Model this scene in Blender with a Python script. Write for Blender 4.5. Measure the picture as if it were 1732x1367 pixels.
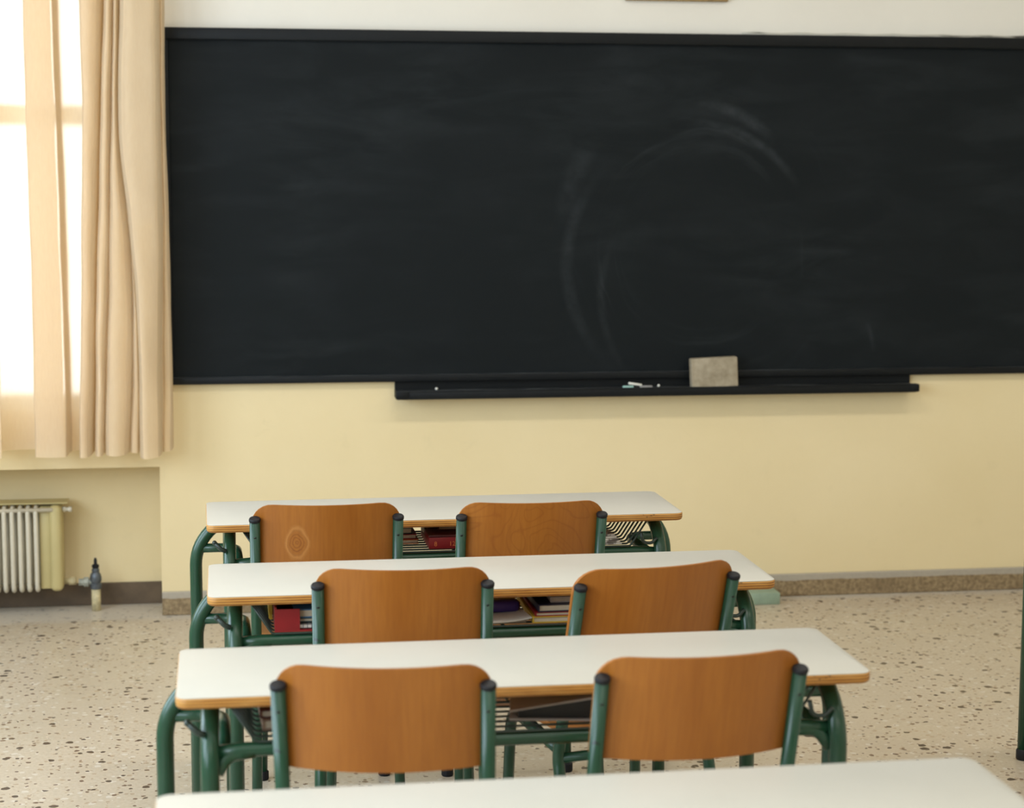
import bpy, bmesh, math, random
from mathutils import Vector, Matrix
random.seed(7)
SC = bpy.context.scene
COL = SC.collection
for o in list(bpy.data.objects): bpy.data.objects.remove(o)

# ------------------------------------------------------------------ camera
PITCH, YAW, ROLL = 0.1240, -0.1464, 0.0027
CAMLOC = Vector((0.2135, -6.8595, 1.6077))
fwd = Vector((-math.sin(YAW)*math.cos(PITCH), math.cos(YAW)*math.cos(PITCH), -math.sin(PITCH)))
rt0 = Vector((math.cos(YAW), math.sin(YAW), 0)); up0 = rt0.cross(fwd)
rt = math.cos(ROLL)*rt0 + math.sin(ROLL)*up0
up = -math.sin(ROLL)*rt0 + math.cos(ROLL)*up0
cam = bpy.data.objects.new('camera', bpy.data.cameras.new('camera')); COL.objects.link(cam)
cam.matrix_world = Matrix(((rt.x, up.x, -fwd.x, CAMLOC.x), (rt.y, up.y, -fwd.y, CAMLOC.y), (rt.z, up.z, -fwd.z, CAMLOC.z), (0, 0, 0, 1)))
cam.data.sensor_width = 36; cam.data.lens = 3251.4/1732*36
cam.data.dof.use_dof = True; cam.data.dof.focus_distance = 4.75; cam.data.dof.aperture_fstop = 4.2
cam.data.clip_start = .05
SC.camera = cam

# ------------------------------------------------------------------ world, lights, exposure
SC.view_settings.view_transform = 'Standard'; SC.view_settings.look = 'None'
SC.view_settings.gamma = 1; SC.view_settings.use_curve_mapping = False
SC.view_settings.exposure = -0.44
wd = bpy.data.worlds.new('overcast sky'); SC.world = wd; wd.use_nodes = True
bg = wd.node_tree.nodes['Background']; bg.inputs[0].default_value = (.93, .97, 1, 1); bg.inputs[1].default_value = 4.6

def area(name, loc, look, sx, sy, power, color):
    l = bpy.data.lights.new(name, 'AREA'); l.shape = 'RECTANGLE'; l.size = sx; l.size_y = sy
    l.energy = power; l.color = color
    o = bpy.data.objects.new(name, l); COL.objects.link(o); o.location = loc
    o.rotation_euler = (Vector(look)-Vector(loc)).to_track_quat('-Z', 'Y').to_euler()
    return o
# daylight through the tall windows of the left wall and the ceiling lamps of the room
area('daylight_near_window', (-2.12, -2.3, 1.75), (5, -2.3, 1.55), 1.6, 1.7, 92, (.67, .82, 1))
area('daylight_middle_window', (-2.12, -4.6, 1.75), (5, -4.6, 1.55), 1.6, 1.7, 108, (.67, .82, 1))
area('daylight_rear_window', (-2.12, -6.9, 1.75), (5, -6.9, 1.55), 1.6, 1.7, 112, (.69, .84, 1))
for (lx, ly, p) in ((.9, -2.2, 27), (.9, -4.7, 11), (.9, -7.4, 20), (3.1, -2.2, 23), (3.1, -4.7, 10), (3.1, -7.4, 14)):
    area('ceiling_lamp', (lx, ly, 2.93), (lx, ly, 0), 1.3, .22, p, (1, .955, .89))

# ------------------------------------------------------------------ helpers: materials
class N:
    def __init__(s, name):
        s.m = bpy.data.materials.new(name); s.m.use_nodes = True
        s.t = s.m.node_tree; s.b = s.t.nodes['Principled BSDF']; s.out = s.t.nodes['Material Output']
    def n(s, typ, **kw):
        nd = s.t.nodes.new(typ)
        for k, v in kw.items():
            if k[0] == 'i' and k[1:].isdigit(): s.set(nd.inputs[int(k[1:])], v)
            elif k.startswith('in_'): s.set(nd.inputs[k[3:].replace('_', ' ')], v)
            else: setattr(nd, k, v)
        return nd
    def set(s, sock, v):
        if hasattr(v, 'bl_idname') or isinstance(v, bpy.types.NodeSocket): s.t.links.new(v if isinstance(v, bpy.types.NodeSocket) else v.outputs[0], sock)
        elif isinstance(v, (tuple, list)) and sock.type == 'RGBA': sock.default_value = tuple(v)+(1,)*(4-len(v))
        else: sock.default_value = v
    def math(s, op, a, b=0.0, clamp=False):
        nd = s.n('ShaderNodeMath', operation=op, use_clamp=clamp, i0=a); s.set(nd.inputs[1], b); return nd.outputs[0]
    def mix(s, f, a, b, mode='MIX'):
        nd = s.n('ShaderNodeMix', data_type='RGBA', blend_type=mode)
        s.set(nd.inputs[0], f); s.set(nd.inputs[6], a); s.set(nd.inputs[7], b); return nd.outputs[2]
    def ramp(s, f, lo, hi, a=0.0, b=1.0):
        nd = s.n('ShaderNodeMapRange', i0=f, i1=lo, i2=hi, i3=a, i4=b); return nd.outputs[0]
    def coord(s, which='Object'): return s.n('ShaderNodeTexCoord').outputs[which]
    def world(s): return s.n('ShaderNodeNewGeometry').outputs['Position']
    def mapping(s, v, scale=(1, 1, 1), loc=(0, 0, 0)):
        nd = s.n('ShaderNodeMapping'); s.set(nd.inputs[0], v); nd.inputs[1].default_value = loc; nd.inputs[3].default_value = scale; return nd.outputs[0]
    def noise(s, v, scale, detail=4, rough=.55, dist=0):
        nd = s.n('ShaderNodeTexNoise'); s.set(nd.inputs['Vector'], v)
        nd.inputs['Scale'].default_value = scale; nd.inputs['Detail'].default_value = detail
        nd.inputs['Roughness'].default_value = rough; nd.inputs['Distortion'].default_value = dist; return nd.outputs[0]
    def bump(s, h, strength=.2, dist=.01):
        nd = s.n('ShaderNodeBump'); s.set(nd.inputs['Height'], h); nd.inputs['Strength'].default_value = strength; nd.inputs['Distance'].default_value = dist
        s.t.links.new(nd.outputs[0], s.b.inputs['Normal'])
    def base(s, c): s.set(s.b.inputs['Base Color'], c)
    def rough(s, v): s.set(s.b.inputs['Roughness'], v)
    def spec(s, v): s.b.inputs['Specular IOR Level'].default_value = v

def lin(r, g, b):
    f = lambda c: (c/255/12.92) if c/255 <= .04045 else ((c/255+.055)/1.055)**2.4
    return (f(r), f(g), f(b))

def plain(name, c, rough=.5, var=.12, scale=30, spec=.5, metal=0):
    k = N(name); f = k.noise(k.coord(), scale)
    k.base(k.mix(k.ramp(f, .3, .7), tuple(x*(1-var) for x in c), tuple(min(1, x*(1+var)) for x in c)))
    k.rough(rough); k.spec(spec); k.b.inputs['Metallic'].default_value = metal
    return k.m

def m_wall():
    k = N('painted plaster, cream above and yellow below'); p = k.world()
    sep = k.n('ShaderNodeSeparateXYZ'); k.set(sep.inputs[0], p)
    hi = k.ramp(sep.outputs[2], 1.40, 1.41)
    n1 = k.noise(p, 1.3, 5); n2 = k.noise(p, 9, 5)
    y = k.mix(k.ramp(n1, .3, .7), lin(230, 210, 164), lin(236, 217, 174))
    y = k.mix(k.ramp(n2, .62, .8, 0, .25), y, lin(205, 190, 150))
    w = k.mix(k.ramp(n1, .3, .7), lin(232, 225, 212), lin(238, 232, 220))
    # scuffs in the plaster and a thin crack to the right of the tray
    v = k.mapping(p, (1.0, 1, 1.0))
    wv = k.noise(v, 3.1, 6, .6, .8)
    crack = k.math('ABSOLUTE', k.math('SUBTRACT', wv, .5))
    crack = k.ramp(crack, 0, .0035, 1, 0)
    mask = k.ramp(k.noise(p, 1.9, 2), .60, .66)
    y = k.mix(k.math('MULTIPLY', k.math('MULTIPLY', crack, mask), .35), y, lin(170, 150, 105))
    k.base(k.mix(hi, y, w)); k.rough(.75); k.spec(.25)
    k.bump(k.noise(p, 60, 4), .12, .004)
    return k.m

def m_floor():
    k = N('speckled beige terrazzo'); p = k.world()
    pn = k.n('ShaderNodeVectorMath', operation='ADD'); k.set(pn.inputs[0], p)
    ns = k.n('ShaderNodeTexNoise'); k.set(ns.inputs['Vector'], p); ns.inputs['Scale'].default_value = 55; ns.inputs['Detail'].default_value = 2
    sc = k.n('ShaderNodeVectorMath', operation='SCALE'); k.set(sc.inputs[0], ns.outputs['Color']); sc.inputs[3].default_value = .012
    k.set(pn.inputs[1], sc.outputs[0])
    base = k.mix(k.ramp(k.noise(p, 2.2, 5), .3, .7), lin(198, 183, 161), lin(210, 196, 175))
    base = k.mix(k.ramp(k.noise(p, 95, 4), .38, .66), base, lin(196, 180, 156))
    def chips(scale, prob, rad, col, src, amt=1.0):
        v = k.n('ShaderNodeTexVoronoi'); k.set(v.inputs['Vector'], src); v.inputs['Scale'].default_value = scale
        s = k.n('ShaderNodeSeparateColor'); k.set(s.inputs[0], v.outputs['Color'])
        on = k.math('GREATER_THAN', s.outputs[0], 1-prob)
        r = k.math('MULTIPLY', s.outputs[1], rad)
        d = k.math('LESS_THAN', v.outputs['Distance'], r)
        return k.mix(k.math('MULTIPLY', k.math('MULTIPLY', on, d), amt), base, col)
    base = chips(42, .55, .42, lin(222, 214, 200), pn.outputs[0], .6)
    base = chips(52, .5, .42, lin(160, 128, 92), pn.outputs[0], .5)
    o2 = k.mapping(pn.outputs[0], (1, 1, 1), (3.3, 1.7, .4))
    base = chips(56, .40, .44, lin(104, 74, 54), o2, .9)
    o3 = k.mapping(pn.outputs[0], (1, 1, 1), (7.3, 4.7, .9))
    base = chips(31, .30, .42, lin(62, 45, 37), o3, .95)
    # pale mop residue along the foot of the wall
    sy = k.n('ShaderNodeSeparateXYZ'); k.set(sy.inputs[0], p)
    edge = k.ramp(k.math('ADD', sy.outputs[1], k.math('MULTIPLY', k.noise(p, 6, 4), .12)), -.03, .03, 0, .55)
    base = k.mix(edge, base, lin(206, 200, 190))
    k.base(base); k.rough(k.ramp(k.noise(p, 3, 4), .3, .7, .24, .36)); k.spec(.5)
    return k.m

def m_terrazzo_base():
    k = N('brown speckled skirting stone'); p = k.world()
    sep = k.n('ShaderNodeSeparateXYZ'); k.set(sep.inputs[0], p)
    c = k.mix(k.ramp(k.noise(p, 70, 4), .35, .65), lin(118, 98, 70), lin(160, 138, 104))
    c = k.mix(k.ramp(k.noise(p, 7, 3), .5, .7, 0, .5), c, lin(112, 92, 66))
    top = k.math('ADD', k.math('MULTIPLY', k.noise(p, 12, 3), .014), .055)
    f = k.math('GREATER_THAN', sep.outputs[2], top)
    k.base(k.mix(k.math('MULTIPLY', f, .8), c, lin(178, 170, 156))); k.rough(.5)
    return k.m

def m_board():
    k = N('black chalkboard slate with wiped chalk'); p = k.world()
    st = k.noise(k.mapping(p, (.9, 1, 3.5)), 3.0, 7, .6, .6)
    bl = k.noise(p, 1.4, 5, .6)
    dust = k.math('MULTIPLY', k.ramp(st, .42, .75), k.ramp(bl, .38, .72))
    # big circular wiping strokes
    sep = k.n('ShaderNodeSeparateXYZ'); k.set(sep.inputs[0], p)
    ex = k.math('DIVIDE', k.math('SUBTRACT', sep.outputs[0], 1.92), .50)
    ez = k.math('DIVIDE', k.math('SUBTRACT', sep.outputs[2], 1.30), .52)
    r = k.math('SQRT', k.math('ADD', k.math('MULTIPLY', ex, ex), k.math('MULTIPLY', ez, ez)))
    rr = k.math('ADD', r, k.math('MULTIPLY', k.noise(p, 2.4, 3), .25))
    comb = k.n('ShaderNodeCombineXYZ'); k.set(comb.inputs[0], k.math('MULTIPLY', rr, 14.0)); k.set(comb.inputs[1], k.math('MULTIPLY', ex, .8)); k.set(comb.inputs[2], k.math('MULTIPLY', ez, .8))
    ring = k.ramp(k.noise(comb.outputs[0], 1.0, 3), .56, .74)
    win = k.math('MULTIPLY', k.ramp(rr, .55, .9), k.ramp(rr, 1.12, 1.3, 1, 0))
    ring = k.math('MULTIPLY', k.math('MULTIPLY', ring, win), k.ramp(k.noise(p, 2.2, 2), .45, .68))
    # two short bright smears near the upper part of the strokes
    def smear(x0, z0, ang, L, Wd):
        c, s_ = math.cos(ang), math.sin(ang)
        dx = k.math('SUBTRACT', sep.outputs[0], x0); dz = k.math('SUBTRACT', sep.outputs[2], z0)
        u = k.math('ADD', k.math('MULTIPLY', dx, c), k.math('MULTIPLY', dz, s_))
        v = k.math('SUBTRACT', k.math('MULTIPLY', dz, c), k.math('MULTIPLY', dx, s_))
        v = k.math('ADD', v, k.math('MULTIPLY', k.math('MULTIPLY', u, u), 1.1))
        a = k.ramp(k.math('ABSOLUTE', u), L*.4, L, 1, 0); b = k.ramp(k.math('ABSOLUTE', v), Wd*.2, Wd, 1, 0)
        return k.math('MULTIPLY', k.math('MULTIPLY', a, b), k.ramp(k.noise(p, 26, 4), .3, .75, .25, 1))
    sm = k.math('ADD', smear(2.05, 1.79, -.45, .17, .028), smear(2.10, 1.70, -.5, .24, .022))
    sm = k.math('ADD', sm, k.math('MULTIPLY', smear(1.44, 1.55, 1.25, .16, .05), .5))
    sm = k.math('ADD', sm, k.math('MULTIPLY', smear(2.57, .98, -1.3, .06, .012), .7))
    sm = k.math('ADD', sm, k.math('MULTIPLY', smear(1.42, 1.25, 1.57, .38, .03), .55))
    sm = k.math('ADD', sm, k.math('MULTIPLY', smear(1.55, 1.10, 1.66, .26, .02), .4))
    tot = k.math('ADD', k.math('MULTIPLY', dust, .35), k.math('ADD', k.math('MULTIPLY', ring, .36), k.math('MULTIPLY', sm, .55)), clamp=True)
    k.base(k.mix(tot, (.0052, .0077, .0090), (.046, .053, .058))); k.rough(.65); k.spec(.17)
    return k.m

def m_wood(name, knot=None, fig=False):
    k = N(name); oi = k.n('ShaderNodeObjectInfo').outputs['Random']
    co = k.coord()
    off = k.n('ShaderNodeCombineXYZ'); k.set(off.inputs[0], k.math('MULTIPLY', oi, 9.0)); k.set(off.inputs[2], k.math('MULTIPLY', oi, 5.0))
    ad = k.n('ShaderNodeVectorMath', operation='ADD')
    # drop the depth coordinate so the veneer pattern does not streak across the bow
    flat = k.mapping(co, (1, 0.15, 1)); k.set(ad.inputs[0], flat); k.set(ad.inputs[1], off.outputs[0])
    v = ad.outputs[0]
    big = k.noise(k.mapping(v, (9, 1, 2.2)), 1.0, 4, .55, .6)
    fine = k.noise(k.mapping(v, (130, 40, 9)), 1.0, 3, .6, .2)
    c = k.mix(k.ramp(big, .3, .7), lin(158, 94, 32), lin(174, 109, 42))
    c = k.mix(k.ramp(fine, .4, .72, 0, .30), c, lin(132, 72, 22))
    spots = k.noise(k.mapping(v, (16, 16, 30)), 1.0, 2)
    c = k.mix(k.ramp(spots, .735, .78, 0, .6), c, lin(92, 50, 18))
    if fig:
        w = k.noise(k.mapping(v, (5.5, 1, 4.2)), 1.0, 2, .5, .9)
        lines = k.math('FRACT', k.math('MULTIPLY', w, 17.0))
        l = k.ramp(k.math('ABSOLUTE', k.math('SUBTRACT', lines, .5)), 0, .14, 1, 0)
        c = k.mix(k.math('MULTIPLY', l, .30), c, lin(128, 66, 22))
    if knot:
        sep = k.n('ShaderNodeSeparateXYZ'); k.set(sep.inputs[0], co)
        nz = k.noise(k.mapping(co, (1, 1, 1)), 26, 3)
        dx = k.math('DIVIDE', k.math('SUBTRACT', sep.outputs[0], knot[0]), .026)
        dz = k.math('DIVIDE', k.math('SUBTRACT', sep.outputs[2], knot[1]), .037)
        r = k.math('SQRT', k.math('ADD', k.math('MULTIPLY', dx, dx), k.math('MULTIPLY', dz, dz)))
        r = k.math('ADD', r, k.math('MULTIPLY', k.math('SUBTRACT', nz, .5), .6))
        rings = k.math('ABSOLUTE', k.math('SUBTRACT', k.math('FRACT', k.math('MULTIPLY', r, 4.0)), .5))
        m = k.math('MULTIPLY', k.ramp(rings, 0, .3, 1, 0), k.ramp(r, .7, 1.25, 1, 0))
        c = k.mix(k.math('MULTIPLY', m, .55), c, lin(120, 62, 20))
        hal = k.math('MULTIPLY', k.ramp(k.math('ABSOLUTE', k.math('SUBTRACT', r, 1.0)), 0, .22, 1, 0), .45)
        c = k.mix(hal, c, lin(206, 146, 80))
    k.base(c); k.rough(.36); k.spec(.45)
    return k.m

def m_ply_edge():
    k = N('varnished plywood edge in layers'); co = k.coord()
    sep = k.n('ShaderNodeSeparateXYZ'); k.set(sep.inputs[0], co)
    z = k.math('ADD', sep.outputs[2], k.math('MULTIPLY', k.noise(k.mapping(co, (6, 6, 60)), 1, 3), .0012))
    f = k.math('FRACT', k.math('MULTIPLY', z, 1/.0056))
    l = k.ramp(k.math('ABSOLUTE', k.math('SUBTRACT', f, .5)), .1, .32, 1, 0)
    c = k.mix(l, lin(196, 138, 62), lin(128, 76, 28))
    c = k.mix(k.ramp(k.noise(k.mapping(co, (14, 14, 90)), 1, 3), .4, .7, 0, .5), c, lin(214, 164, 92))
    c = k.mix(k.ramp(k.noise(k.mapping(co, (45, 45, 60)), 1, 2), .72, .78, 0, .75), c, lin(52, 34, 20))
    k.base(c); k.rough(.4)
    return k.m

def m_laminate():
    k = N('white laminate'); p = k.world()
    c = k.mix(k.ramp(k.noise(p, 3.0, 5), .3, .7), lin(202, 197, 184), lin(209, 204, 192))
    c = k.mix(k.ramp(k.noise(p, 22, 4), .6, .8, 0, .12), c, lin(190, 186, 172))
    k.base(c); k.rough(.34); k.spec(.4)
    return k.m

def m_green():
    k = N('green enamel paint'); co = k.coord()
    c = k.mix(k.ramp(k.noise(co, 7, 3), .3, .7), lin(27, 65, 45), lin(33, 74, 52))
    c = k.mix(k.ramp(k.noise(co, 55, 2), .745, .76, 0, .85), c, lin(24, 38, 30))
    k.base(c); k.rough(.26); k.spec(.5)
    return k.m

def m_curtain():
    k = N('peach curtain cloth'); co = k.coord()
    k.t.nodes.remove(k.b)
    weave = k.noise(k.mapping(co, (240, 240, 30)), 1, 2)
    f = k.ramp(weave, .2, .8)
    d = k.n('ShaderNodeBsdfDiffuse'); k.set(d.inputs[0], k.mix(f, (.90, .70, .48), (.97, .78, .55)))
    t = k.n('ShaderNodeBsdfTranslucent'); k.set(t.inputs[0], k.mix(f, (.95, .80, .54), (1, .87, .62)))
    # the loose weave lets some light straight through
    tr = k.n('ShaderNodeBsdfRefraction'); tr.inputs[0].default_value = (1, .95, .86, 1)
    tr.inputs['Roughness'].default_value = .42; tr.inputs['IOR'].default_value = 1.4
    mx = k.n('ShaderNodeMixShader'); mx.inputs[0].default_value = .30
    k.t.links.new(d.outputs[0], mx.inputs[1]); k.t.links.new(t.outputs[0], mx.inputs[2])
    m2 = k.n('ShaderNodeMixShader'); m2.inputs[0].default_value = .24
    k.t.links.new(mx.outputs[0], m2.inputs[1]); k.t.links.new(tr.outputs[0], m2.inputs[2]); k.t.links.new(m2.outputs[0], k.out.inputs[0])
    return k.m

def m_glass():
    k = N('clear window glass')
    k.b.inputs['Transmission Weight'].default_value = 1; k.b.inputs['Roughness'].default_value = 0; k.b.inputs['IOR'].default_value = 1.02
    k.base((.97, .98, 1)); return k.m

def m_felt():
    k = N('dusty felt of the board duster'); co = k.coord()
    c = k.mix(k.ramp(k.noise(co, 30, 5), .3, .7), lin(142, 130, 108), lin(172, 160, 138))
    k.base(c); k.rough(.9); k.spec(.1); k.bump(k.noise(co, 180, 3), .4, .004)
    return k.m

def m_dark_frame():
    k = N('black painted board frame with chalk dust'); p = k.world()
    sep = k.n('ShaderNodeSeparateXYZ'); k.set(sep.inputs[0], k.n('ShaderNodeNewGeometry').outputs['Normal'])
    n = k.noise(k.mapping(p, (6, 6, 40)), 1, 5)
    f = k.math('MULTIPLY', k.ramp(sep.outputs[2], .3, .9), k.ramp(n, .38, .75, .05, .6))
    c = k.mix(k.ramp(k.noise(p, 14, 4), .6, .8, 0, .35), (.006, .0072, .008), (.016, .018, .020))
    k.base(k.mix(f, c, (.13, .14, .145))); k.rough(.5); k.spec(.2)
    return k.m

def m_news():
    k = N('printed grey paper'); co = k.coord()
    n = k.noise(k.mapping(co, (40, 70, 10)), 1, 4)
    k.base(k.mix(k.ramp(n, .45, .55), lin(222, 216, 204), lin(120, 112, 104))); k.rough(.7); return k.m

M = dict(wall=m_wall(), floor=m_floor(), skirt=m_terrazzo_base(), board=m_board(), bframe=m_dark_frame(),
         wood=m_wood('orange beech veneer'), wood_knot=m_wood('orange beech veneer with a knot', knot=(-.070, .722)),
         wood_fig=m_wood('orange beech veneer with wavy figure', fig=True), ply=m_ply_edge(), lam=m_laminate(), green=m_green(),
         curtain=m_curtain(), glass=m_glass(), felt=m_felt(), news=m_news(),
         black=plain('black plastic', (.009, .009, .011), .55, spec=.3), rod=plain('dark green painted wire', (.018, .034, .026), .35),
         screw=plain('dark screw head', (.02, .03, .025), .4, metal=.3), cream=plain('cream radiator enamel', lin(214, 206, 186), .4, .04, 8),
         cream_y=plain('yellowed radiator enamel', lin(196, 180, 126), .45, .05, 8), steel=plain('grey valve metal', lin(92, 98, 104), .4, .25, 60, metal=.5),
         pipe=plain('flaking cream pipe paint', lin(196, 182, 142), .6, .3, 60), ceil=plain('ceiling paint', lin(236, 232, 222), .8, .02, 3),
         winframe=plain('white window paint', lin(216, 210, 196), .5, .04, 5), sidewall=plain('pale side wall', lin(232, 226, 208), .8, .02, 3),
         picture=plain('brown picture moulding', lin(150, 122, 78), .45, .2, 40), paper=plain('white paper', lin(214, 210, 200), .8, .04, 60),
         chalkw=plain('white chalk', lin(232, 228, 216), .9, .04, 80), chalkg=plain('pale green chalk', lin(160, 196, 186), .9, .05, 80),
         chalkp=plain('grey chalk', lin(150, 146, 142), .9, .05, 80),
         mint=plain('faded mint paint', lin(140, 158, 136), .6, .08, 30), brass=plain('picture backing board', lin(196, 190, 176), .7, .05, 20))
def colmat(name, r, g, b, rough=.45): return plain(name, lin(r, g, b), rough, .08, 25)
M['red'] = colmat('red board', 128, 14, 20); M['darkred'] = colmat('dark red cover', 72, 10, 15)
M['blue'] = colmat('blue cover', 58, 104, 140); M['greyblue'] = colmat('grey blue cover', 108, 128, 150)
M['teal'] = colmat('dark teal cover', 34, 62, 66); M['yellow'] = colmat('yellow cover', 190, 158, 46); M['ylgreen'] = colmat('yellow green cover', 150, 158, 50)
M['navy'] = colmat('navy cover', 24, 28, 52); M['violet'] = colmat('violet cloth', 62, 46, 128); M['greycov'] = colmat('pale grey cover', 168, 164, 160)
M['blackcov'] = colmat('black pages', 14, 14, 18); M['brown'] = colmat('brown cover', 140, 116, 100); M['pages'] = colmat('page edges', 186, 178, 158, .8)
M['orange'] = colmat('orange brown cover', 170, 92, 40)

# ------------------------------------------------------------------ helpers: geometry
def new_obj(name, bm, mat, parent=None, smooth=False, normals=True):
    if normals: bmesh.ops.recalc_face_normals(bm, faces=bm.faces)
    me = bpy.data.meshes.new(name); bm.to_mesh(me); bm.free()
    for mt in (mat if isinstance(mat, list) else [mat]): me.materials.append(mt)
    if smooth:
        for p in me.polygons: p.use_smooth = True
    o = bpy.data.objects.new(name, me); COL.objects.link(o)
    if parent: o.parent = parent
    return o
def sharp(o, deg=35):
    me = o.data; bm = bmesh.new(); bm.from_mesh(me)
    for e in bm.edges:
        if len(e.link_faces) == 2 and e.calc_face_angle(0) > math.radians(deg): e.smooth = False
    for f in bm.faces: f.smooth = True
    bm.to_mesh(me); bm.free(); return o
def box(bm, x0, x1, y0, y1, z0, z1, bev=0, seg=2):
    r = bmesh.ops.create_cube(bm, size=1)
    for v in r['verts']:
        v.co = Vector(((x0+x1)/2+v.co.x*(x1-x0), (y0+y1)/2+v.co.y*(y1-y0), (z0+z1)/2+v.co.z*(z1-z0)))
    if bev:
        es = list({e for v in r['verts'] for e in v.link_edges})
        bmesh.ops.bevel(bm, geom=es, offset=bev, segments=seg, profile=.5, affect='EDGES')
    return bm
def BM(): return bmesh.new()
def fillet(pts, r, n=7):
    P = [Vector(p) for p in pts]; out = [P[0]]
    for i in range(1, len(P)-1):
        a, b, c = P[i-1], P[i], P[i+1]
        u, w = (a-b).normalized(), (c-b).normalized()
        ang = u.angle(w)
        if ang > math.pi-.02: out.append(b); continue
        rr = r[i-1] if isinstance(r, (list, tuple)) else r
        d = min(rr/math.tan(ang/2), (a-b).length*.48, (c-b).length*.48)
        rr = d*math.tan(ang/2)
        bis = (u+w).normalized(); cen = b+bis*(rr/math.sin(ang/2))
        s, e = b+u*d-cen, b+w*d-cen
        ax = s.cross(e).normalized(); tot = s.angle(e)
        for k in range(n+1): out.append(cen+Matrix.Rotation(tot*k/n, 3, ax) @ s)
    out.append(P[-1]); return out
def tube(bm, pts, rad, seg=14, caps=True):
    P = [Vector(p) for p in pts]; rings = []
    t = (P[1]-P[0]).normalized(); nrm = t.orthogonal().normalized()
    for i, p in enumerate(P):
        tn = ((P[min(i+1, len(P)-1)]-p).normalized()+(p-P[max(i-1, 0)]).normalized()).normalized()
        q = t.rotation_difference(tn); nrm = (q @ nrm).normalized(); t = tn
        nrm = (nrm-t*nrm.dot(t)).normalized(); bn = t.cross(nrm)
        rings.append([bm.verts.new(p+(nrm*math.cos(2*math.pi*k/seg)+bn*math.sin(2*math.pi*k/seg))*rad) for k in range(seg)])
    for a, b in zip(rings, rings[1:]):
        for k in range(seg): bm.faces.new((a[k], a[(k+1) % seg], b[(k+1) % seg], b[k]))
    if caps: bm.faces.new(rings[0][::-1]); bm.faces.new(rings[-1])
    return bm
def lathe(bm, prof, seg=20, axis=Vector((0, 0, 1)), org=Vector((0, 0, 0))):
    q = Vector((0, 0, 1)).rotation_difference(axis); rings = []
    for r, h in prof:
        rings.append([bm.verts.new(org+q @ Vector((r*math.cos(2*math.pi*k/seg), r*math.sin(2*math.pi*k/seg), h))) for k in range(seg)])
    for a, b in zip(rings, rings[1:]):
        for k in range(seg): bm.faces.new((a[k], a[(k+1) % seg], b[(k+1) % seg], b[k]))
    bm.faces.new(rings[0][::-1]); bm.faces.new(rings[-1]); return bm
def rounded_slab(bm, w, d, z0, z1, rc, er, seg=8, ez=4):
    """slab with rounded plan corners and a rounded lower and upper edge"""
    prof = []
    for k in range(ez+1):
        a = math.pi/2*k/ez; prof.append((er*(1-math.sin(a)), z0+er*(1-math.cos(a))))
    e2 = er*.25
    for k in range(3):
        a = math.pi/2*k/2; prof.append((e2*(1-math.cos(a)), z1-e2*(1-math.sin(a))))
    rings = []
    for ins, z in prof:
        ring = []
        for cx, cy, a0 in ((1, 1, 0), (-1, 1, 90), (-1, -1, 180), (1, -1, 270)):
            for k in range(seg+1):
                a = math.radians(a0+90*k/seg); r = rc-ins
                ring.append(bm.verts.new((cx*(w/2-rc)+r*math.cos(a), cy*(d/2-rc)+r*math.sin(a), z)))
        rings.append(ring)
    n = len(rings[0])
    for a, b in zip(rings, rings[1:]):
        for k in range(n): bm.faces.new((a[k], a[(k+1) % n], b[(k+1) % n], b[k]))
    bm.faces.new(rings[0][::-1]); bm.faces.new(rings[-1]); return bm
def tag(o, label, cat, group=None):
    o['label'] = label; o['category'] = cat
    if group: o['group'] = group
    return o
def thing(name, label, cat, loc=(0, 0, 0), rz=0, group=None):
    o = bpy.data.objects.new(name, None); COL.objects.link(o); o.empty_display_size = .1
    o.location = loc; o.rotation_euler = (0, 0, rz); return tag(o, label, cat, group)
def struct(o): o['kind'] = 'structure'; return o
def copy_tree(o, parent=None):
    c = o.copy(); COL.objects.link(c); c.parent = parent
    for ch in [x for x in o.children]: copy_tree(ch, c)
    return c

# ------------------------------------------------------------------ the room shell
XL, XR, YB, ZT = -2.2, 5.2, -9.2, 3.0
NX, NZ, ND = -.04, .538, .20            # right end, top and depth of the radiator niche
WX0, WX1, WZ0, WZ1 = -1.62, -.215, .735, 2.65
b = BM()
box(b, NX, XR, 0, .34, 0, ZT)
box(b, XL, NX, 0, .34, NZ, WZ0)
box(b, XL, NX, ND, .34, 0, NZ)
box(b, WX1, NX, 0, .34, WZ0, ZT); box(b, XL, WX0, 0, .34, WZ0, ZT); box(b, WX0, WX1, 0, .34, WZ1, ZT)
struct(new_obj('wall_front', b, M['wall']))
struct(new_obj('floor', box(BM(), XL-.2, XR+.2, YB-.2, .34, -.12, 0), M['floor']))
struct(new_obj('ceiling', box(BM(), XL-.2, XR+.2, YB-.2, .34, ZT, ZT+.1), M['ceil']))
struct(new_obj('wall_left', box(BM(), XL-.2, XL, YB, 0, 0, ZT), M['sidewall']))
struct(new_obj('wall_right', box(BM(), XR, XR+.2, YB, 0, 0, ZT), M['sidewall']))
struct(new_obj('wall_back', box(BM(), XL-.2, XR+.2, YB-.2, YB, 0, ZT), M['sidewall']))
struct(new_obj('baseboard_front', box(BM(), NX, XR, -.012, 0, 0, .086, .004), M['skirt']))
struct(new_obj('baseboard_niche', box(BM(), XL, NX, ND-.01, ND, 0, .082, .003), plain('niche skirting with shade in its colour', lin(92, 76, 58), .6, .3, 14)))  # darker skirting colour has the deep shade of the niche painted in
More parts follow.
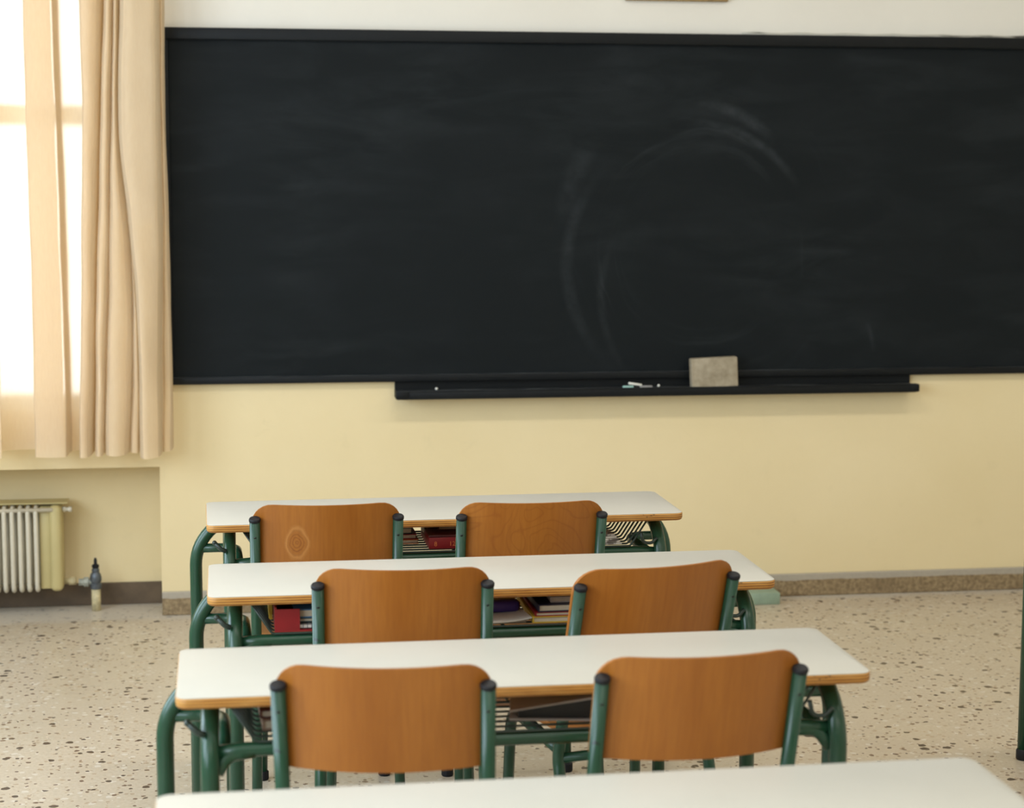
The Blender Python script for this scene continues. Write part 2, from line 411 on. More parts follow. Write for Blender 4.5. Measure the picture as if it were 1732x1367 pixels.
# window beside the board
w = bpy.data.objects.new('window_1', None); COL.objects.link(w); w.location = ((WX0+WX1)/2, .08, WZ0); struct(w)
hw, hh = (WX1-WX0)/2, WZ1-WZ0
b = BM(); fw = .05
box(b, -hw, -hw+fw, -.03, .03, 0, hh); box(b, hw-fw, hw, -.03, .03, 0, hh)
box(b, -hw+fw, hw-fw, -.03, .03, 0, fw); box(b, -hw+fw, hw-fw, -.03, .03, hh-fw, hh)
box(b, -hw+fw, hw-fw, -.03, .03, 1.775-WZ0-.035, 1.775-WZ0+.035)
box(b, -.03, .03, -.03, .03, fw, 1.775-WZ0-.035); box(b, -.03, .03, -.03, .03, 1.775-WZ0+.035, hh-fw)
new_obj('window_frame', b, M['winframe'], w)
for x0, x1 in ((-hw+fw, -.03), (.03, hw-fw)):
    for z0, z1 in ((fw, 1.74-WZ0), (1.81-WZ0, hh-fw)):
        new_obj('window_pane', box(BM(), x0, x1, -.003, .003, z0, z1), M['glass'], w)
b = BM(); lathe(b, [(.011, 0), (.011, .03), (.014, .032), (.014, .04)], 12, Vector((0, -1, 0)), Vector((.29, -.02, 1.06-WZ0+.06))); box(b, .28, .30, -.068, -.056, 1.0-WZ0, 1.13-WZ0, .004)
new_obj('window_handle', b, M['winframe'], w)

# ------------------------------------------------------------------ curtain
def chaikin(P, it=3):
    for _ in range(it):
        Q = [P[0]]
        for a, c in zip(P, P[1:]): Q += [a*.75+c*.25, a*.25+c*.75]
        P = Q+[P[-1]]
    return P
ROWS = [2.16, 1.74, 1.34, 1.02, .617]
X0 = [-.5375, -.5500, -.5620, -.5720, -.5840]      # x of the photo's left border on the curtain plane, per row
FOLD = [  # fold lines: position on five heights (in units of 2.06 mm from the left), distance from the wall in cm
 ((-330,)*5, 7), ((-270,)*5, 11), ((-235,)*5, 6), ((-190,)*5, 11), ((-150,)*5, 6), ((-95,)*5, 10), ((-40, -40, -38, -36, -30), 7),
 ((-2, -1, 2, 4, 9), 13), ((-1, 0, 3, 5, 10), 12), ((-12, -11, -9, -7, -3), 7), ((15, 15, 18, 20, 25), 6),
 ((87, 95, 103, 109, 113), 6.3), ((88, 96, 104, 110, 114), 7.2), ((44, 49, 57, 61, 67), 9), ((41, 46, 54, 58, 63), 11), ((42, 47, 55, 59, 64), 12.5),
 ((87, 95, 103, 109, 114), 12.8), ((89, 97, 105, 111, 116), 11), ((95, 103, 110, 115, 120), 7.5),
 ((163, 161, 158, 157, 155), 7), ((165, 162, 160, 158, 157), 8), ((134, 139, 139, 139, 139), 9.5), ((131, 137, 137, 137, 136), 11.5), ((131, 137, 137, 137, 136), 13.5),
 ((150, 150, 149, 148, 147), 13.4), ((166, 163, 160, 159, 157), 11.2), ((168, 165, 162, 161, 159), 7),
 ((169, 165, 161, 160, 160), 11.5), ((176, 173, 170, 168, 167), 13), ((184, 181, 180, 177, 175), 11.5), ((185, 182, 180, 178, 176), 6),
 ((185, 182, 180, 178, 176), 11.5), ((190, 188, 196, 196, 196), 13), ((195, 196, 213, 219, 217), 10.5), ((197, 197, 215, 220, 218), 6.5),
 ((197, 197, 216, 221, 218), 10), ((198, 198, 217, 230, 233), 10.5), ((197, 197, 217, 230, 234), 7), ((194, 194, 215, 230, 234), 13.5),
 ((208, 208, 226, 237, 243), 15.5), ((230, 235, 247, 253, 257), 14.5), ((256, 260, 267, 267, 271), 13), ((259, 263, 269, 269, 272), 8.5),
 ((261, 265, 272, 274, 276), 10), ((265, 270, 278, 284, 288), 9), ((266, 271, 279, 285, 290), 6.5), ((262, 268, 277, 283, 288), 5)]
def fold_at(z):
    rows = [2.62]+ROWS
    xs0 = [2*X0[0]-X0[1]]+X0
    for i in range(5):
        if z >= rows[i+1] or i == 4:
            t = (rows[i]-z)/(rows[i]-rows[i+1]); break
    P = []
    for f, d in FOLD:
        g = (2*f[0]-f[1],)+tuple(f)
        # smooth interpolation over the rows
        p0, p1, p2, p3 = g[max(i-1, 0)], g[i], g[i+1], g[min(i+2, 5)]
        px = .5*((2*p1)+(-p0+p2)*t+(2*p0-5*p1+4*p2-p3)*t*t+(-p0+3*p1-3*p2+p3)*t**3)
        x0 = xs0[i]*(1-t)+xs0[i+1]*t
        P.append(Vector((x0+px*.00206, -(6+(d-6)*1.5 if d > 6 else d)*.01-.012)))
    return chaikin(P, 3)
ct = thing('curtain', 'long peach cloth curtain gathered in folds beside the blackboard', 'curtain', (-.3, -.09, .617))
b = BM(); prev = None; nz = 64
for k in range(nz+1):
    z = 2.62-(2.62-.617)*k/nz
    L = fold_at(z)
    row = []
    for j, p in enumerate(L):
        wob = .0025*math.sin(z*9+j*.09)+.0015*math.sin(z*21+j*.21)
        dz = (-.008*(abs(p.y)-.09)/.05) if k == nz else 0
        row.append(b.verts.new((p.x+.3+wob*.3, p.y+.09+wob, z-.617+dz)))
    if prev:
        for j in range(len(row)-1): b.faces.new((prev[j], prev[j+1], row[j+1], row[j]))
    prev = row
cl = new_obj('cloth', b, M['curtain'], ct, smooth=True, normals=False)
b = BM()
Lb, La = fold_at(.662), fold_at(.655)
for L, z in ((Lb, .662), (La, .655)): pass
va = [[b.verts.new((p.x+.3, p.y+.09-.0015, z-.617)) for p in L] for L, z in ((Lb, .662), (La, .659))]
for j in range(len(va[0])-1): b.faces.new((va[0][j], va[0][j+1], va[1][j+1], va[1][j]))
new_obj('hem_seam', b, M['curtain'], ct, smooth=True, normals=False)
rl = thing('curtain_rail', 'white curtain rail above the window, carrying the peach curtain', 'curtain rail', (-.9, -.10, 2.64))
new_obj('rail', tube(BM(), [(-.9, 0, 0), (.98, 0, 0)], .014), M['winframe'], rl, True)
for x in (-.7, .9): new_obj('bracket', box(BM(), x-.012, x+.012, -.012, .10, -.012, .012), M['winframe'], rl)

# ------------------------------------------------------------------ radiator and valve in the niche
rd = thing('radiator', 'cream column radiator standing in the niche under the window', 'radiator', (-.40, .105, .084))
# the end section stands at the right: a rounded end column and a flat yellowed cover plate, then the row of slim columns
for k in range(28):
    x = -.080-.0275*k
    b = BM(); rr = .0082
    path = fillet([(x, .055, .012), (x, -.052, .004), (x, -.052, .300), (x, .055, .312)], .02, 5)
    tube(b, path, rr, 10); tube(b, [(x, .03, .01), (x, .03, .31)], rr, 8)
    new_obj('radiator_column', b, M['cream'], rd, True)
b = BM(); box(b, -.070, -.026, -.036, .06, .008, .305, .006); sharp(new_obj('cover_plate', b, M['cream_y'], rd))
b = BM(); box(b, -.034, .010, -.055, .06, .0, .312, .018, 4); sharp(new_obj('end_column', b, M['cream_y'], rd), 60)
b = BM(); tube(b, [(-.86, -.05, .296), (-.02, -.05, .298)], .0075, 10); new_obj('header_tube', b, M['cream'], rd, True)
b = BM(); box(b, -.86, .03, -.03, .06, .316, .320); new_obj('top_grille', b, M['cream_y'], rd)
b = BM(); lathe(b, [(.010, 0), (.010, .012), (.007, .014), (.007, .02), (.010, .022), (.010, .034)], 12, Vector((1, 0, 0)), Vector((.010, -.01, .292)))
new_obj('vent_plug', b, M['cream'], rd, True)
for x in (-.32, -.72):
    new_obj('foot', box(BM(), x-.015, x+.015, -.03, .05, -.084, .004, .003), M['cream_y'], rd)
b = BM(); tube(b, [(.008, 0, .028), (.052, 0, .028)], .0115, 14); tube(b, [(.026, 0, .028), (.050, 0, .028)], .0155, 8)
new_obj('supply_pipe', b, M['pipe'], rd, True)
vl = thing('radiator_valve', 'dark grey radiator valve on a flaking pipe rising from the floor', 'valve', (-.279, .105, 0))
b = BM(); lathe(b, [(.0165, 0), (.0165, .080)], 18); new_obj('riser_pipe', b, M['pipe'], vl, True)
b = BM(); lathe(b, [(.015, .079), (.020, .082), (.021, .098), (.017, .102), (.021, .112), (.021, .124), (.018, .135), (.013, .142), (.014, .146), (.014, .152), (.009, .158)], 18)
sharp(new_obj('valve_body', b, M['steel'], vl))
b = BM(); lathe(b, [(.011, .157), (.013, .160), (.013, .168), (.006, .172), (.006, .186), (.003, .194)], 14); sharp(new_obj('spindle', b, M['black'], vl))
b = BM(); lathe(b, [(.011, 0), (.011, .012), (.018, .013), (.018, .030), (.013, .032), (.013, .048)], 8, Vector((-1, 0, 0)), Vector((-.012, 0, .106)))
sharp(new_obj('union_nut', b, plain('worn pale valve nut', lin(150, 152, 140), .5, .25, 50), vl))

# ------------------------------------------------------------------ chalkboard
BX1 = 3.95; BZ0, BZ1 = .833, 2.074
cb = thing('chalkboard', 'long black chalkboard mounted on the front wall, faintly smeared with wiped chalk', 'chalkboard', (0, 0, BZ0))
H = BZ1-BZ0
new_obj('writing_surface', box(BM(), .012, BX1-.012, -.014, -.001, .02, H-.03), M['board'], cb)
sharp(new_obj('frame_rail', box(BM(), 0, BX1, -.036, -.001, H-.040, H, .003), M['bframe'], cb))
sharp(new_obj('frame_rail', box(BM(), 0, BX1, -.030, -.001, 0, .026, .003), M['bframe'], cb))
sharp(new_obj('frame_stile', box(BM(), 0, .017, -.026, -.001, .026, H-.040, .002), M['bframe'], cb))
sharp(new_obj('frame_stile', box(BM(), BX1-.017, BX1, -.026, -.001, .026, H-.040, .002), M['bframe'], cb))
TX0, TX1 = .797, 2.725
tr = new_obj('chalk_tray', box(BM(), TX0, TX1, -.016, -.001, -.058, .0, .002), M['bframe'], cb)
b = BM(); box(b, TX0, TX1, -.092, -.001, -.058, -.030, .004); box(b, TX0, TX1, -.092, -.084, -.032, -.0255, .002)
sharp(new_obj('ledge', b, M['bframe'], tr))
for x0, x1 in ((TX0-.003, TX0+.045), (TX1-.028, TX1+.010)):
    sharp(new_obj('end_cap', box(BM(), x0, x1, -.095, -.06, -.056, -.027, .004), M['bframe'], tr))
ZT_ = BZ0-.030
for x, z in ((.95, .835-.03), (1.79, .815)):
    pass
# things lying on the chalk tray
sp = thing('board_duster', 'dusty grey felt board duster standing on the chalk tray', 'board eraser', (1.960, -.066, ZT_+.0005))
b = BM(); box(b, -.087, .087, -.024, .012, 0, .108, .005, 3)
for v in b.verts: v.co.x += .003*(v.co.z/.1)*(-1); v.co.z += .0035*(v.co.x/.087); v.co.y += .18*v.co.z*.5
for v in b.verts: v.co.z = max(v.co.z, 0.0) if v.co.z < .01 else v.co.z
sharp(new_obj('felt_pad', b, M['felt'], sp))
b = BM(); box(b, -.085, .085, .0125, .020, .002, .104, .002)
for v in b.verts: v.co.x += -.003*(v.co.z/.1); v.co.z += .0035*(v.co.x/.087); v.co.y += .09*v.co.z
for v in b.verts: v.co.z = max(v.co.z, .0005)
sharp(new_obj('wooden_back', b, plain('wooden duster back', lin(120, 100, 72), .6), sp))
def chalk(x, y, L, ang, mat, label, tilt=0, dz=0):
    b = BM(); lathe(b, [(.004, -L/2), (.0048, -L/2+.001), (.0048, L/2-.001), (.004, L/2)], 12, Vector((math.cos(ang)*math.cos(tilt), math.sin(ang)*math.cos(tilt), math.sin(tilt))))
    o = new_obj('chalk_stick', b, mat, None, True); o.location = (x, y, ZT_+.0050+dz); tag(o, label, 'chalk', 'pieces of chalk on the tray'); return o
chalk(1.668, -.060, .050, .05, M['chalkw'], 'white chalk stick leaning across the other pieces on the tray', -.16, .0085)
chalk(1.640, -.070, .040, .0, M['chalkg'], 'pale green chalk stub, leftmost piece on the chalk tray')
chalk(1.706, -.072, .046, .02, M['chalkp'], 'thin grey chalk stick to the right of the white one on the tray')
chalk(1.760, -.040, .007, 1.3, M['chalkw'], 'tiny white chalk crumb on the tray, nearest the board duster')
chalk(.945, -.040, .007, .6, M['chalkw'], 'tiny white chalk crumb near the left end of the tray')
# picture frame above the board: only its lower moulding hangs into view
pf = thing('picture_frame', 'brown framed picture on the wall above the chalkboard', 'picture frame', (1.815, -.012, 2.189))
b = BM()
for bx in ((-.187, .187, 0, .022), (-.187, .187, .478, .5)): box(b, bx[0], bx[1], -.012, .011, bx[2], bx[3], .003)
for s in (-1, 1): box(b, min(s*.187, s*.165), max(s*.187, s*.165), -.012, .011, .022, .478, .003)
sharp(new_obj('moulding', b, M['picture'], pf)); new_obj('picture_sheet', box(BM(), -.165, .165, -.002, .008, .022, .478), M['brass'], pf)
# small low mint box on the floor by the skirting
mb = thing('painted_block', 'low pale mint painted block on the floor against the skirting', 'block', (2.145, -.075, 0))
sharp(new_obj('block_body', box(BM(), -.062, .062, -.060, .058, 0, .044, .004), M['mint'], mb))

# ------------------------------------------------------------------ desks
DW, DD, DH, DT = 1.20, .334, .73, .0205
RT = .016
ROD_YS = [-.135+.030*k for k in range(10)]
def make_desk():
    r = thing('school_desk', '', 'desk', (0, 0, 0))
    b = rounded_slab(BM(), DW, DD, DH-DT, DH-.0016, .022, .008)
    tt = sharp(new_obj('tabletop', b, M['ply'], r), 50)
    b = rounded_slab(BM(), DW-.0025, DD-.0025, DH-.0018, DH, .021, .0008, ez=2)
    sharp(new_obj('laminate_surface', b, M['lam'], tt), 50)
    zt = DH-DT-RT
    yb = .146
    b = tube(BM(), fillet([(-.628, yb, .02), (-.628, yb, zt), (.628, yb, zt), (.628, yb, .02)], .125, 14), RT, 18)
    rf = new_obj('rear_leg_frame', b, M['green'], r, True)
    for s in (-1, 1):
        near, far = Vector((s*.545, -.148, 0)), Vector((s*.628, yb, 0))
        b = tube(BM(), fillet([near+Vector((0, 0, .02)), near+Vector((0, 0, zt)), Vector((s*.540, yb-.012, zt))], .105, 12), RT, 18)
        fr = new_obj('leg', b, M['green'], r, True)
        for p, par in ((near, fr), (far, rf)):
            sharp(new_obj('rubber_foot', lathe(BM(), [(.017, 0), (.019, .003), (.019, .026), (.0165, .03)], 16, org=p), M['black'], par))
        # side rail: leaves the far leg towards the middle, turns and runs forward to the crossbar
        b = tube(BM(), fillet([far+Vector((0, 0, .612)), Vector((s*.522, .146, .612)), Vector((s*.521, -.125, .622))], .055, 8), .0120, 14)
        new_obj('side_rail', b, M['green'], r, True)
        # hook for school bags on the near leg
        if s < 0:
            b = tube(BM(), fillet([near+Vector((-.008, .004, .660)), near+Vector((-.020, .004, .665)), near+Vector((-.036, .004, .682))], .01, 4), .0055, 10)
            bmesh.ops.create_uvsphere(b, u_segments=10, v_segments=6, radius=.0062, matrix=Matrix.Translation(near+Vector((-.036, .004, .682))))
        else:
            b = tube(BM(), fillet([near+Vector((-.010, .004, .664)), near+Vector((-.022, .004, .650)), near+Vector((-.046, .004, .650)), near+Vector((-.052, .004, .678))], .014, 6), .0042, 10)
        new_obj('bag_hook', b, M['rod'], r, True)
    zc = .627
    b = tube(BM(), [(-.545, -.128, zc-.004), (-.49, -.126, zc), (.49, -.126, zc), (.545, -.128, zc-.004)], .0125, 14)
    for s in (-1, 1):
        tube(b, fillet([(s*.470, -.126, zc-.004), (s*.515, -.128, zc-.008), (s*.534, -.138, zc-.036)], .03, 8), .0115, 12)
    new_obj('crossbar', b, M['green'], r, True)
    for y in ROD_YS:
        b = tube(BM(), fillet([(-.512, y, DH-DT), (-.468, y, .6422), (.468, y, .6422), (.512, y, DH-DT)], .012, 4), .0026, 8)
        new_obj('basket_rod', b, M['rod'], r, True)
    for x in (-.30, 0, .30):
        new_obj('basket_cross_rod', tube(BM(), [(x+.02, -.112, .6375), (x-.02, .140, .6375)], .0026, 8), M['rod'], r, True)
    return r
G_D = 'twin school desks in rows'
DESKS = {'A': (.7475, -2.0014, .0150), 'B': (.7589, -2.8037, .0031), 'C': (.7143, -3.5540, .0037), 'D': (.7029, -4.3727, .0082), 'E': (2.967, -2.17, .01)}
LAB = {'A': 'white topped twin school desk of the front row, nearest the blackboard',
       'B': 'white topped twin school desk second from the blackboard, its basket packed with books',
       'C': 'white topped twin school desk third from the blackboard, a black binder in its basket',
       'D': 'white topped twin school desk nearest the camera, cut off by the bottom border',
       'E': 'desk at the right border, only one green tube leg showing'}
proto = make_desk(); droot = {}
for i, k in enumerate('ABCDE'):
    o = proto if i == 0 else copy_tree(proto)
    x, y, t = DESKS[k]; o.location = (x, y, 0); o.rotation_euler = (0, 0, t); tag(o, LAB[k], 'desk', G_D); droot[k] = o

# ------------------------------------------------------------------ chairs
SL = .30     # slope of the back posts
HS = .1685   # half distance between the posts
def panel(bm):
    nu, nv, hw, z0, z1, th, rc, rb = 28, 14, .176, .628, .815, .009, .05, .010
    cols = []
    for i in range(nu+1):
        a = -math.cos(math.pi*i/nu); u = hw*a
        e = hw-abs(u)
        top = z1 if e > rc else z1-rc+math.sqrt(max(0, rc*rc-(rc-e)**2))
        bot = z0 if e > rb else z0+rb-math.sqrt(max(0, rb*rb-(rb-e)**2))
        cols.append([(u, bot+(top-bot)*j/nv) for j in range(nv+1)])
    def pos(u, z, side):
        y = (.78-z)*SL+.0205-.047*(1-(u/hw)**2)
        return Vector((u, y+(th/2 if side else -th/2), z))
    G = [[[bm.verts.new(pos(u, z, s)) for (u, z) in c] for c in cols] for s in (0, 1)]
    for s in (0, 1):
        for i in range(nu):
            for j in range(nv):
                q = (G[s][i][j], G[s][i+1][j], G[s][i+1][j+1], G[s][i][j+1]); bm.faces.new(q if s == 0 else q[::-1])
    for i in range(nu):
        bm.faces.new((G[0][i][0], G[1][i][0], G[1][i+1][0], G[0][i+1][0])); bm.faces.new((G[0][i][nv], G[0][i+1][nv], G[1][i+1][nv], G[1][i][nv]))
    for j in range(nv):
        bm.faces.new((G[0][0][j], G[0][0][j+1], G[1][0][j+1], G[1][0][j])); bm.faces.new((G[0][nu][j], G[1][nu][j], G[1][nu][j+1], G[0][nu][j+1]))
    return bm
def seat(bm):
    nu, nv, hw, th = 12, 14, .180, .010
    G = []
    for s in (0, 1):
        g = []
        for i in range(nu+1):
            u = -1+2*i/nu; row = []
            for j in range(nv+1):
                t = j/nv; y = .105+.365*t
                z = .432+.010*abs(u)**2+.012*(1-t)**2-(.030*((t-.82)/.18)**2 if t > .82 else 0)
                tap = hw*(1-.06*(1-t)); row.append(bm.verts.new((u*tap, y, z+(th if s else 0))))
            g.append(row)
        G.append(g)
    for s in (0, 1):
        for i in range(nu):
            for j in range(nv):
                q = (G[s][i][j], G[s][i+1][j], G[s][i+1][j+1], G[s][i][j+1]); bm.faces.new(q[::-1] if s == 0 else q)
    for i in range(nu):
        for j in (0, nv): bm.faces.new((G[0][i][j], G[0][i+1][j], G[1][i+1][j], G[1][i][j]))
    for j in range(nv):
        for i in (0, nu): bm.faces.new((G[0][i][j], G[0][i][j+1], G[1][i][j+1], G[1][i][j]))
    return bm
def make_chair():
    r = thing('school_chair', '', 'chair')
    sharp(new_obj('backrest', panel(BM()), M['wood'], r), 45)
    sharp(new_obj('seat', seat(BM()), M['wood'], r), 45)
    rt_ = .0125
    for s in (-1, 1):
        top = Vector((s*HS, 0, .774)); knee = Vector((s*HS, (.78-.40)*SL, .40)); foot = Vector((s*(HS+.004), -.015, .012))
        lg = new_obj('leg', tube(BM(), fillet([top, knee, foot], .07, 8), rt_, 16), M['green'], r, True)
        d = Vector((0, -SL, 1)).normalized()
        sharp(new_obj('post_cap', lathe(BM(), [(.0126, 0), (.0138, .001), (.0138, .006), (.012, .0085)], 16, d, top), M['black'], lg))
        c = Vector((s*HS, (.78-.735)*SL-.0125, .735))
        new_obj('screw', lathe(BM(), [(.0035, -.002), (.0035, .0015), (.002, .0025)], 10, Vector((0, -1, -.3)).normalized(), c), M['screw'], lg)
        new_obj('rubber_foot', lathe(BM(), [(.0145, 0), (.016, .003), (.016, .022), (.0135, .025)], 14, org=Vector((foot.x, foot.y, 0))), M['black'], lg)
        fr = Vector((s*.150, .435, .415)); ff = Vector((s*.160, .455, .012))
        l2 = new_obj('leg', tube(BM(), fillet([Vector((s*HS, (.78-.418)*SL+.012, .418)), fr, ff], .05, 8), rt_, 16), M['green'], r, True)
        new_obj('rubber_foot', lathe(BM(), [(.0145, 0), (.016, .003), (.016, .022), (.0135, .025)], 14, org=Vector((ff.x, ff.y, 0))), M['black'], l2)
    new_obj('seat_rail', tube(BM(), [(-HS, (.78-.40)*SL-.004, .398), (HS, (.78-.40)*SL-.004, .398)], .0105, 12), M['green'], r, True)
    new_obj('seat_rail', tube(BM(), [(-.151, .405, .408), (.151, .405, .408)], .0095, 12), M['green'], r, True)
    return r
CH = [('AL', (.267, -2.375), (.600, -2.381), 'wood_knot', 'orange wooden school chair with a ringed knot on its backrest, at the front desk'),
      ('AR', (.749, -2.408), (1.088, -2.414), 'wood_fig', 'orange wooden school chair with wavy grained backrest, at the front desk'),
      ('BL', (.381, -3.112), (.712, -3.135), 'wood', 'orange wooden school chair on the left at the second desk from the blackboard'),
      ('BR', (.889, -3.197), (1.223, -3.125), 'wood', 'orange wooden school chair turned slightly, on the right at the second desk'),
      ('CL', (.281, -3.838), (.616, -3.880), 'wood', 'orange wooden school chair on the left at the third desk, closest to the camera'),
      ('CR', (.805, -3.866), (1.141, -3.852), 'wood', 'orange wooden school chair on the right at the third desk')]
pc = make_chair()
for i, (n, a, c, mt, lb) in enumerate(CH):
    o = pc if i == 0 else copy_tree(pc)
    o.location = ((a[0]+c[0])/2, (a[1]+c[1])/2, 0); o.rotation_euler = (0, 0, math.atan2(c[1]-a[1], c[0]-a[0]))
    tag(o, lb, 'chair', 'wooden school chairs at the desks')
    for ch in o.children:
        if ch.name.startswith('backrest'):
            ch.material_slots[0].link = 'OBJECT'; ch.material_slots[0].material = M[mt]

# ------------------------------------------------------------------ things lying in the desk baskets
BZ = .6450
def put(desk, o, x, y, z, rz=0):
    dx, dy, t = DESKS[desk]
    c, s = math.cos(t), math.sin(t)
    o.location = (dx+x*c-y*s, dy+x*s+y*c, z); o.rotation_euler = (0, 0, t+rz); return o
def book(desk, x, y, z, w, d, h, cov, label, rz=0, cat='book', name='book', group='books in the desk baskets', spine='left'):
    r = thing(name, label, cat, group=group)
    b = BM(); tc = min(.0022, h*.2)
    box(b, -w/2, w/2, -d/2, d/2, 0, tc, .0005, 1); box(b, -w/2, w/2, -d/2, d/2, h-tc, h, .0005, 1)
    if spine == 'left': box(b, -w/2, -w/2+.003, -d/2, d/2, tc, h-tc)
    else: box(b, -w/2, w/2, -d/2, -d/2+.003, tc, h-tc)
    new_obj('cover', b, M[cov], r)
    new_obj('pages', box(BM(), -w/2+.003, w/2-.003, -d/2+(.003 if spine == 'left' else .0035), d/2-.003, tc, h-tc), M['pages'], r)
    return put(desk, r, x, y, z, rz)
# front desk
x0 = .7475
r = thing('pencil_box', 'red pencil box with faded numbers in the front desk basket', 'box', group=None)
sharp(new_obj('box_body', box(BM(), -.075, .075, -.10, .08, 0, .030, .002), M['red'], r))
sharp(new_obj('lid', box(BM(), -.0755, .0755, -.1005, .0805, .0305, .036, .0015), M['darkred'], r))
tm = plain('faded orange print', lin(206, 120, 60), .6)
for txt, tx in (('8', -.062), ('12', -.024)):
    cu = bpy.data.curves.new('printed_number', 'FONT'); cu.body = txt; cu.size = .016; cu.extrude = .0002
    tmp = bpy.data.objects.new('tmp', cu); COL.objects.link(tmp)
    bpy.context.view_layer.update()
    me = bpy.data.meshes.new_from_object(tmp.evaluated_get(bpy.context.evaluated_depsgraph_get())); bpy.data.objects.remove(tmp)
    me.materials.clear(); me.materials.append(tm)
    o = bpy.data.objects.new('printed_number', me); COL.objects.link(o); o.parent = r; o.location = (tx, -.1004, .008); o.rotation_euler = (math.pi/2, 0, 0)
put('A', r, .775-x0, -.02, BZ)
book('A', .795-x0, .035, BZ+.0365, .13, .19, .024, 'darkred', 'dark red book lying on the red pencil box in the front desk')
book('A', .600-x0, 0.04, BZ, .165, 0.17, .012, 'orange', 'orange brown book at the bottom of the front desk stack, left of the pencil box')
book('A', .598-x0, 0.04, BZ+.0123, .160, 0.165, .013, 'red', 'thin red book on the orange brown one in the front desk')
book('A', .592-x0, 0.04, BZ+.0256, .150, 0.16, .016, 'teal', 'dark teal book lying on the red one in the front desk')
book('A', .612-x0, 0.04, BZ+.0419, .150, 0.15, .012, 'greyblue', 'grey blue book on top of the front desk stack', .05)
r = thing('newspaper', 'folded printed grey newspaper at the right end of the front desk basket', 'newspaper')
b = BM()
for i in range(5): box(b, -.07, .07-.003*i, -.13+.006*i, .11, .0045*i, .0045*i+.004, .001)
new_obj('folded_sheets', b, M['news'], r); put('A', r, 1.118-x0, .0, BZ, .06)
# second desk, left compartment
x0 = .7589
r = thing('document_box', 'dark red open cardboard box at the left end of the second desk basket', 'box')
b = BM(); box(b, 0, .20, -.135, .12, 0, .004); box(b, 0, .004, -.135, .12, .004, .052); box(b, .004, .20, .116, .12, .004, .052)
box(b, .004, .052, -.135, -.131, .004, .048)
new_obj('box_shell', b, M['red'], r); put('B', r, .296-x0, 0, BZ)
r = thing('spiral_notebook', 'white spiral notebook lying in the red cardboard box', 'notebook')
new_obj('sheets', box(BM(), -.07, .07, -.10, .10, 0, .006), M['paper'], r)
b = BM()
for k in range(16):
    xx = -.066+.0088*k
    tube(b, [(xx+.0035*0, -.100+.005*math.cos(a), .004+.005*math.sin(a)) for a in [2*math.pi*q/10 for q in range(10)]], .0008, 6)
new_obj('spiral_binding', b, M['steel'], r); put('B', r, .412-x0, -.028, BZ+.006)
book('B', .412-x0, -.022, BZ+.0165, .138, .20, .009, 'teal', 'thin dark teal book on the spiral notebook in the red box')
book('B', .409-x0, -.022, BZ+.0258, .146, .20, .018, 'blue', 'blue book with pale page edges, topmost in the red box')
book('B', .452-x0, .03, BZ+.0530, .09, .15, .009, 'ylgreen', 'yellow green book lying across the red box in the second desk', -.03)
book('B', .352-x0, .03, BZ+.0530, .09, .14, .009, 'greyblue', 'grey blue book lying across the left of the red cardboard box', .05)
r = thing('folder', 'narrow yellow folder standing between the red box and the basket end', 'folder')
new_obj('folder_body', box(BM(), -.004, .004, -.05, .10, 0, .060, .001), M['yellow'], r); put('B', r, .2905-x0, .03, BZ)
# second desk, middle
book('B', .915-x0, -.02, BZ, .155, .22, .014, 'yellow', 'yellow book at the bottom of the middle stack in the second desk')
book('B', .918-x0, -.02, BZ+.0143, .150, .22, .009, 'red', 'red book on the yellow one in the second desk')
book('B', .922-x0, -.02, BZ+.0236, .150, .22, .016, 'navy', 'navy folder of papers on the red book in the second desk', .02, 'folder', 'folder')
book('B', .938-x0, -.015, BZ+.0400, .12, .20, .012, 'greycov', 'pale grey book on the navy folder in the second desk')
book('B', .918-x0, .0, BZ+.0524, .13, .20, .009, 'teal', 'dark teal book right under the middle of the second desk top')
r = thing('pencil_case', 'small violet cloth pencil case lying on loose papers in the second desk', 'pencil case')
b = BM(); box(b, -.05, .05, -.03, .03, 0, .024, .009, 3); sharp(new_obj('case_body', b, M['violet'], r), 60)
new_obj('zip', box(BM(), -.046, .046, -.002, .002, .0235, .0250), M['yellow'], r)
new_obj('end_tab', box(BM(), .049, .054, -.012, .012, .006, .018, .001), M['red'], r); put('B', r, .770-x0, -.03, BZ+.0075, .08)
r = thing('loose_papers', 'sheaf of loose white papers under the violet pencil case', 'papers')
b = BM()
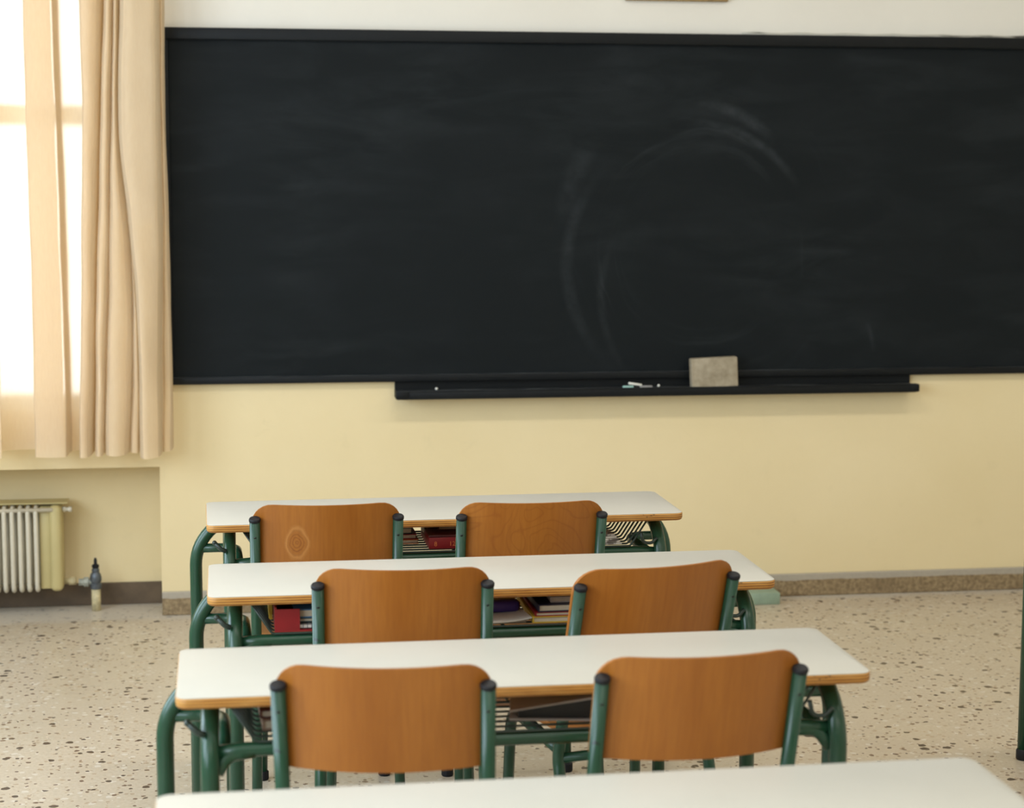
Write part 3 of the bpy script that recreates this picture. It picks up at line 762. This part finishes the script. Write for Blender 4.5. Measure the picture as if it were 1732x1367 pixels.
for k in range(3):
    n = 10; rows = [[b.verts.new((-.075+.15*i/n+.006*k, yy-.004*k, .0006+.0022*k+.006*max(0, (i/n-.6))**2*6*(k/2))) for i in range(n+1)] for yy in (-.13, .11)]
    rows2 = [[b.verts.new(v.co+Vector((0, 0, .0006))) for v in rw] for rw in rows]
    for i in range(n):
        b.faces.new((rows[0][i], rows[0][i+1], rows[1][i+1], rows[1][i])); b.faces.new((rows2[0][i], rows2[0][i+1], rows2[1][i+1], rows2[1][i]))
        b.faces.new((rows[0][i], rows[0][i+1], rows2[0][i+1], rows2[0][i])); b.faces.new((rows[1][i], rows[1][i+1], rows2[1][i+1], rows2[1][i]))
    for i in (0, n): b.faces.new((rows[0][i], rows[1][i], rows2[1][i], rows2[0][i]))
new_obj('sheets', b, M['paper'], r); put('B', r, .735-x0, 0, BZ, .12)
# third desk
x0 = .7143
r = thing('ring_binder', 'black binder with grey covers gaping open in the third desk basket', 'binder')
b = BM(); box(b, -.10, .12, -.10, .10, 0, .004, .001)
new_obj('cover', b, M['greycov'], r)
b = BM(); box(b, -.10, .12, -.10, .10, .052, .056, .001)
for v in b.verts: v.co.z += (v.co.x-.12)*.17
new_obj('cover', b, M['greycov'], r)
b = BM(); box(b, -.085, .118, -.096, .10, .0045, .0515, .001)
for v in b.verts:
    if v.co.z > .03: v.co.z += (v.co.x-.12)*.17
new_obj('black_sheets', b, M['blackcov'], r); put('C', r, .800-x0, -.0, BZ, -.16)
book('C', .292-x0, .02, BZ, .075, .20, .018, 'brown', 'brown grey book at the left end of the third desk basket', .04)
book('C', .297-x0, .02, BZ+.0183, .085, .18, .014, 'darkred', 'dark red book on the brown one in the third desk')

# pale caulk strip, smudged dark in places, along the right half of the board's upper edge
k = N('grubby pale caulk'); kp = k.world()
k.base(k.mix(k.ramp(k.noise(k.mapping(kp, (3.2, 1, 30)), 1.0, 4), .56, .64), lin(206, 202, 190), lin(70, 66, 58))); k.rough(.8)
b = BM(); n = 40
pts = [(2.06+(BX1-2.06)*i/n, -.006, BZ1+.003+.002*math.sin(i*1.7)) for i in range(n+1)]
tube(b, pts, .0065, 8)
struct(new_obj('trim_1', b, k.m, None, True))
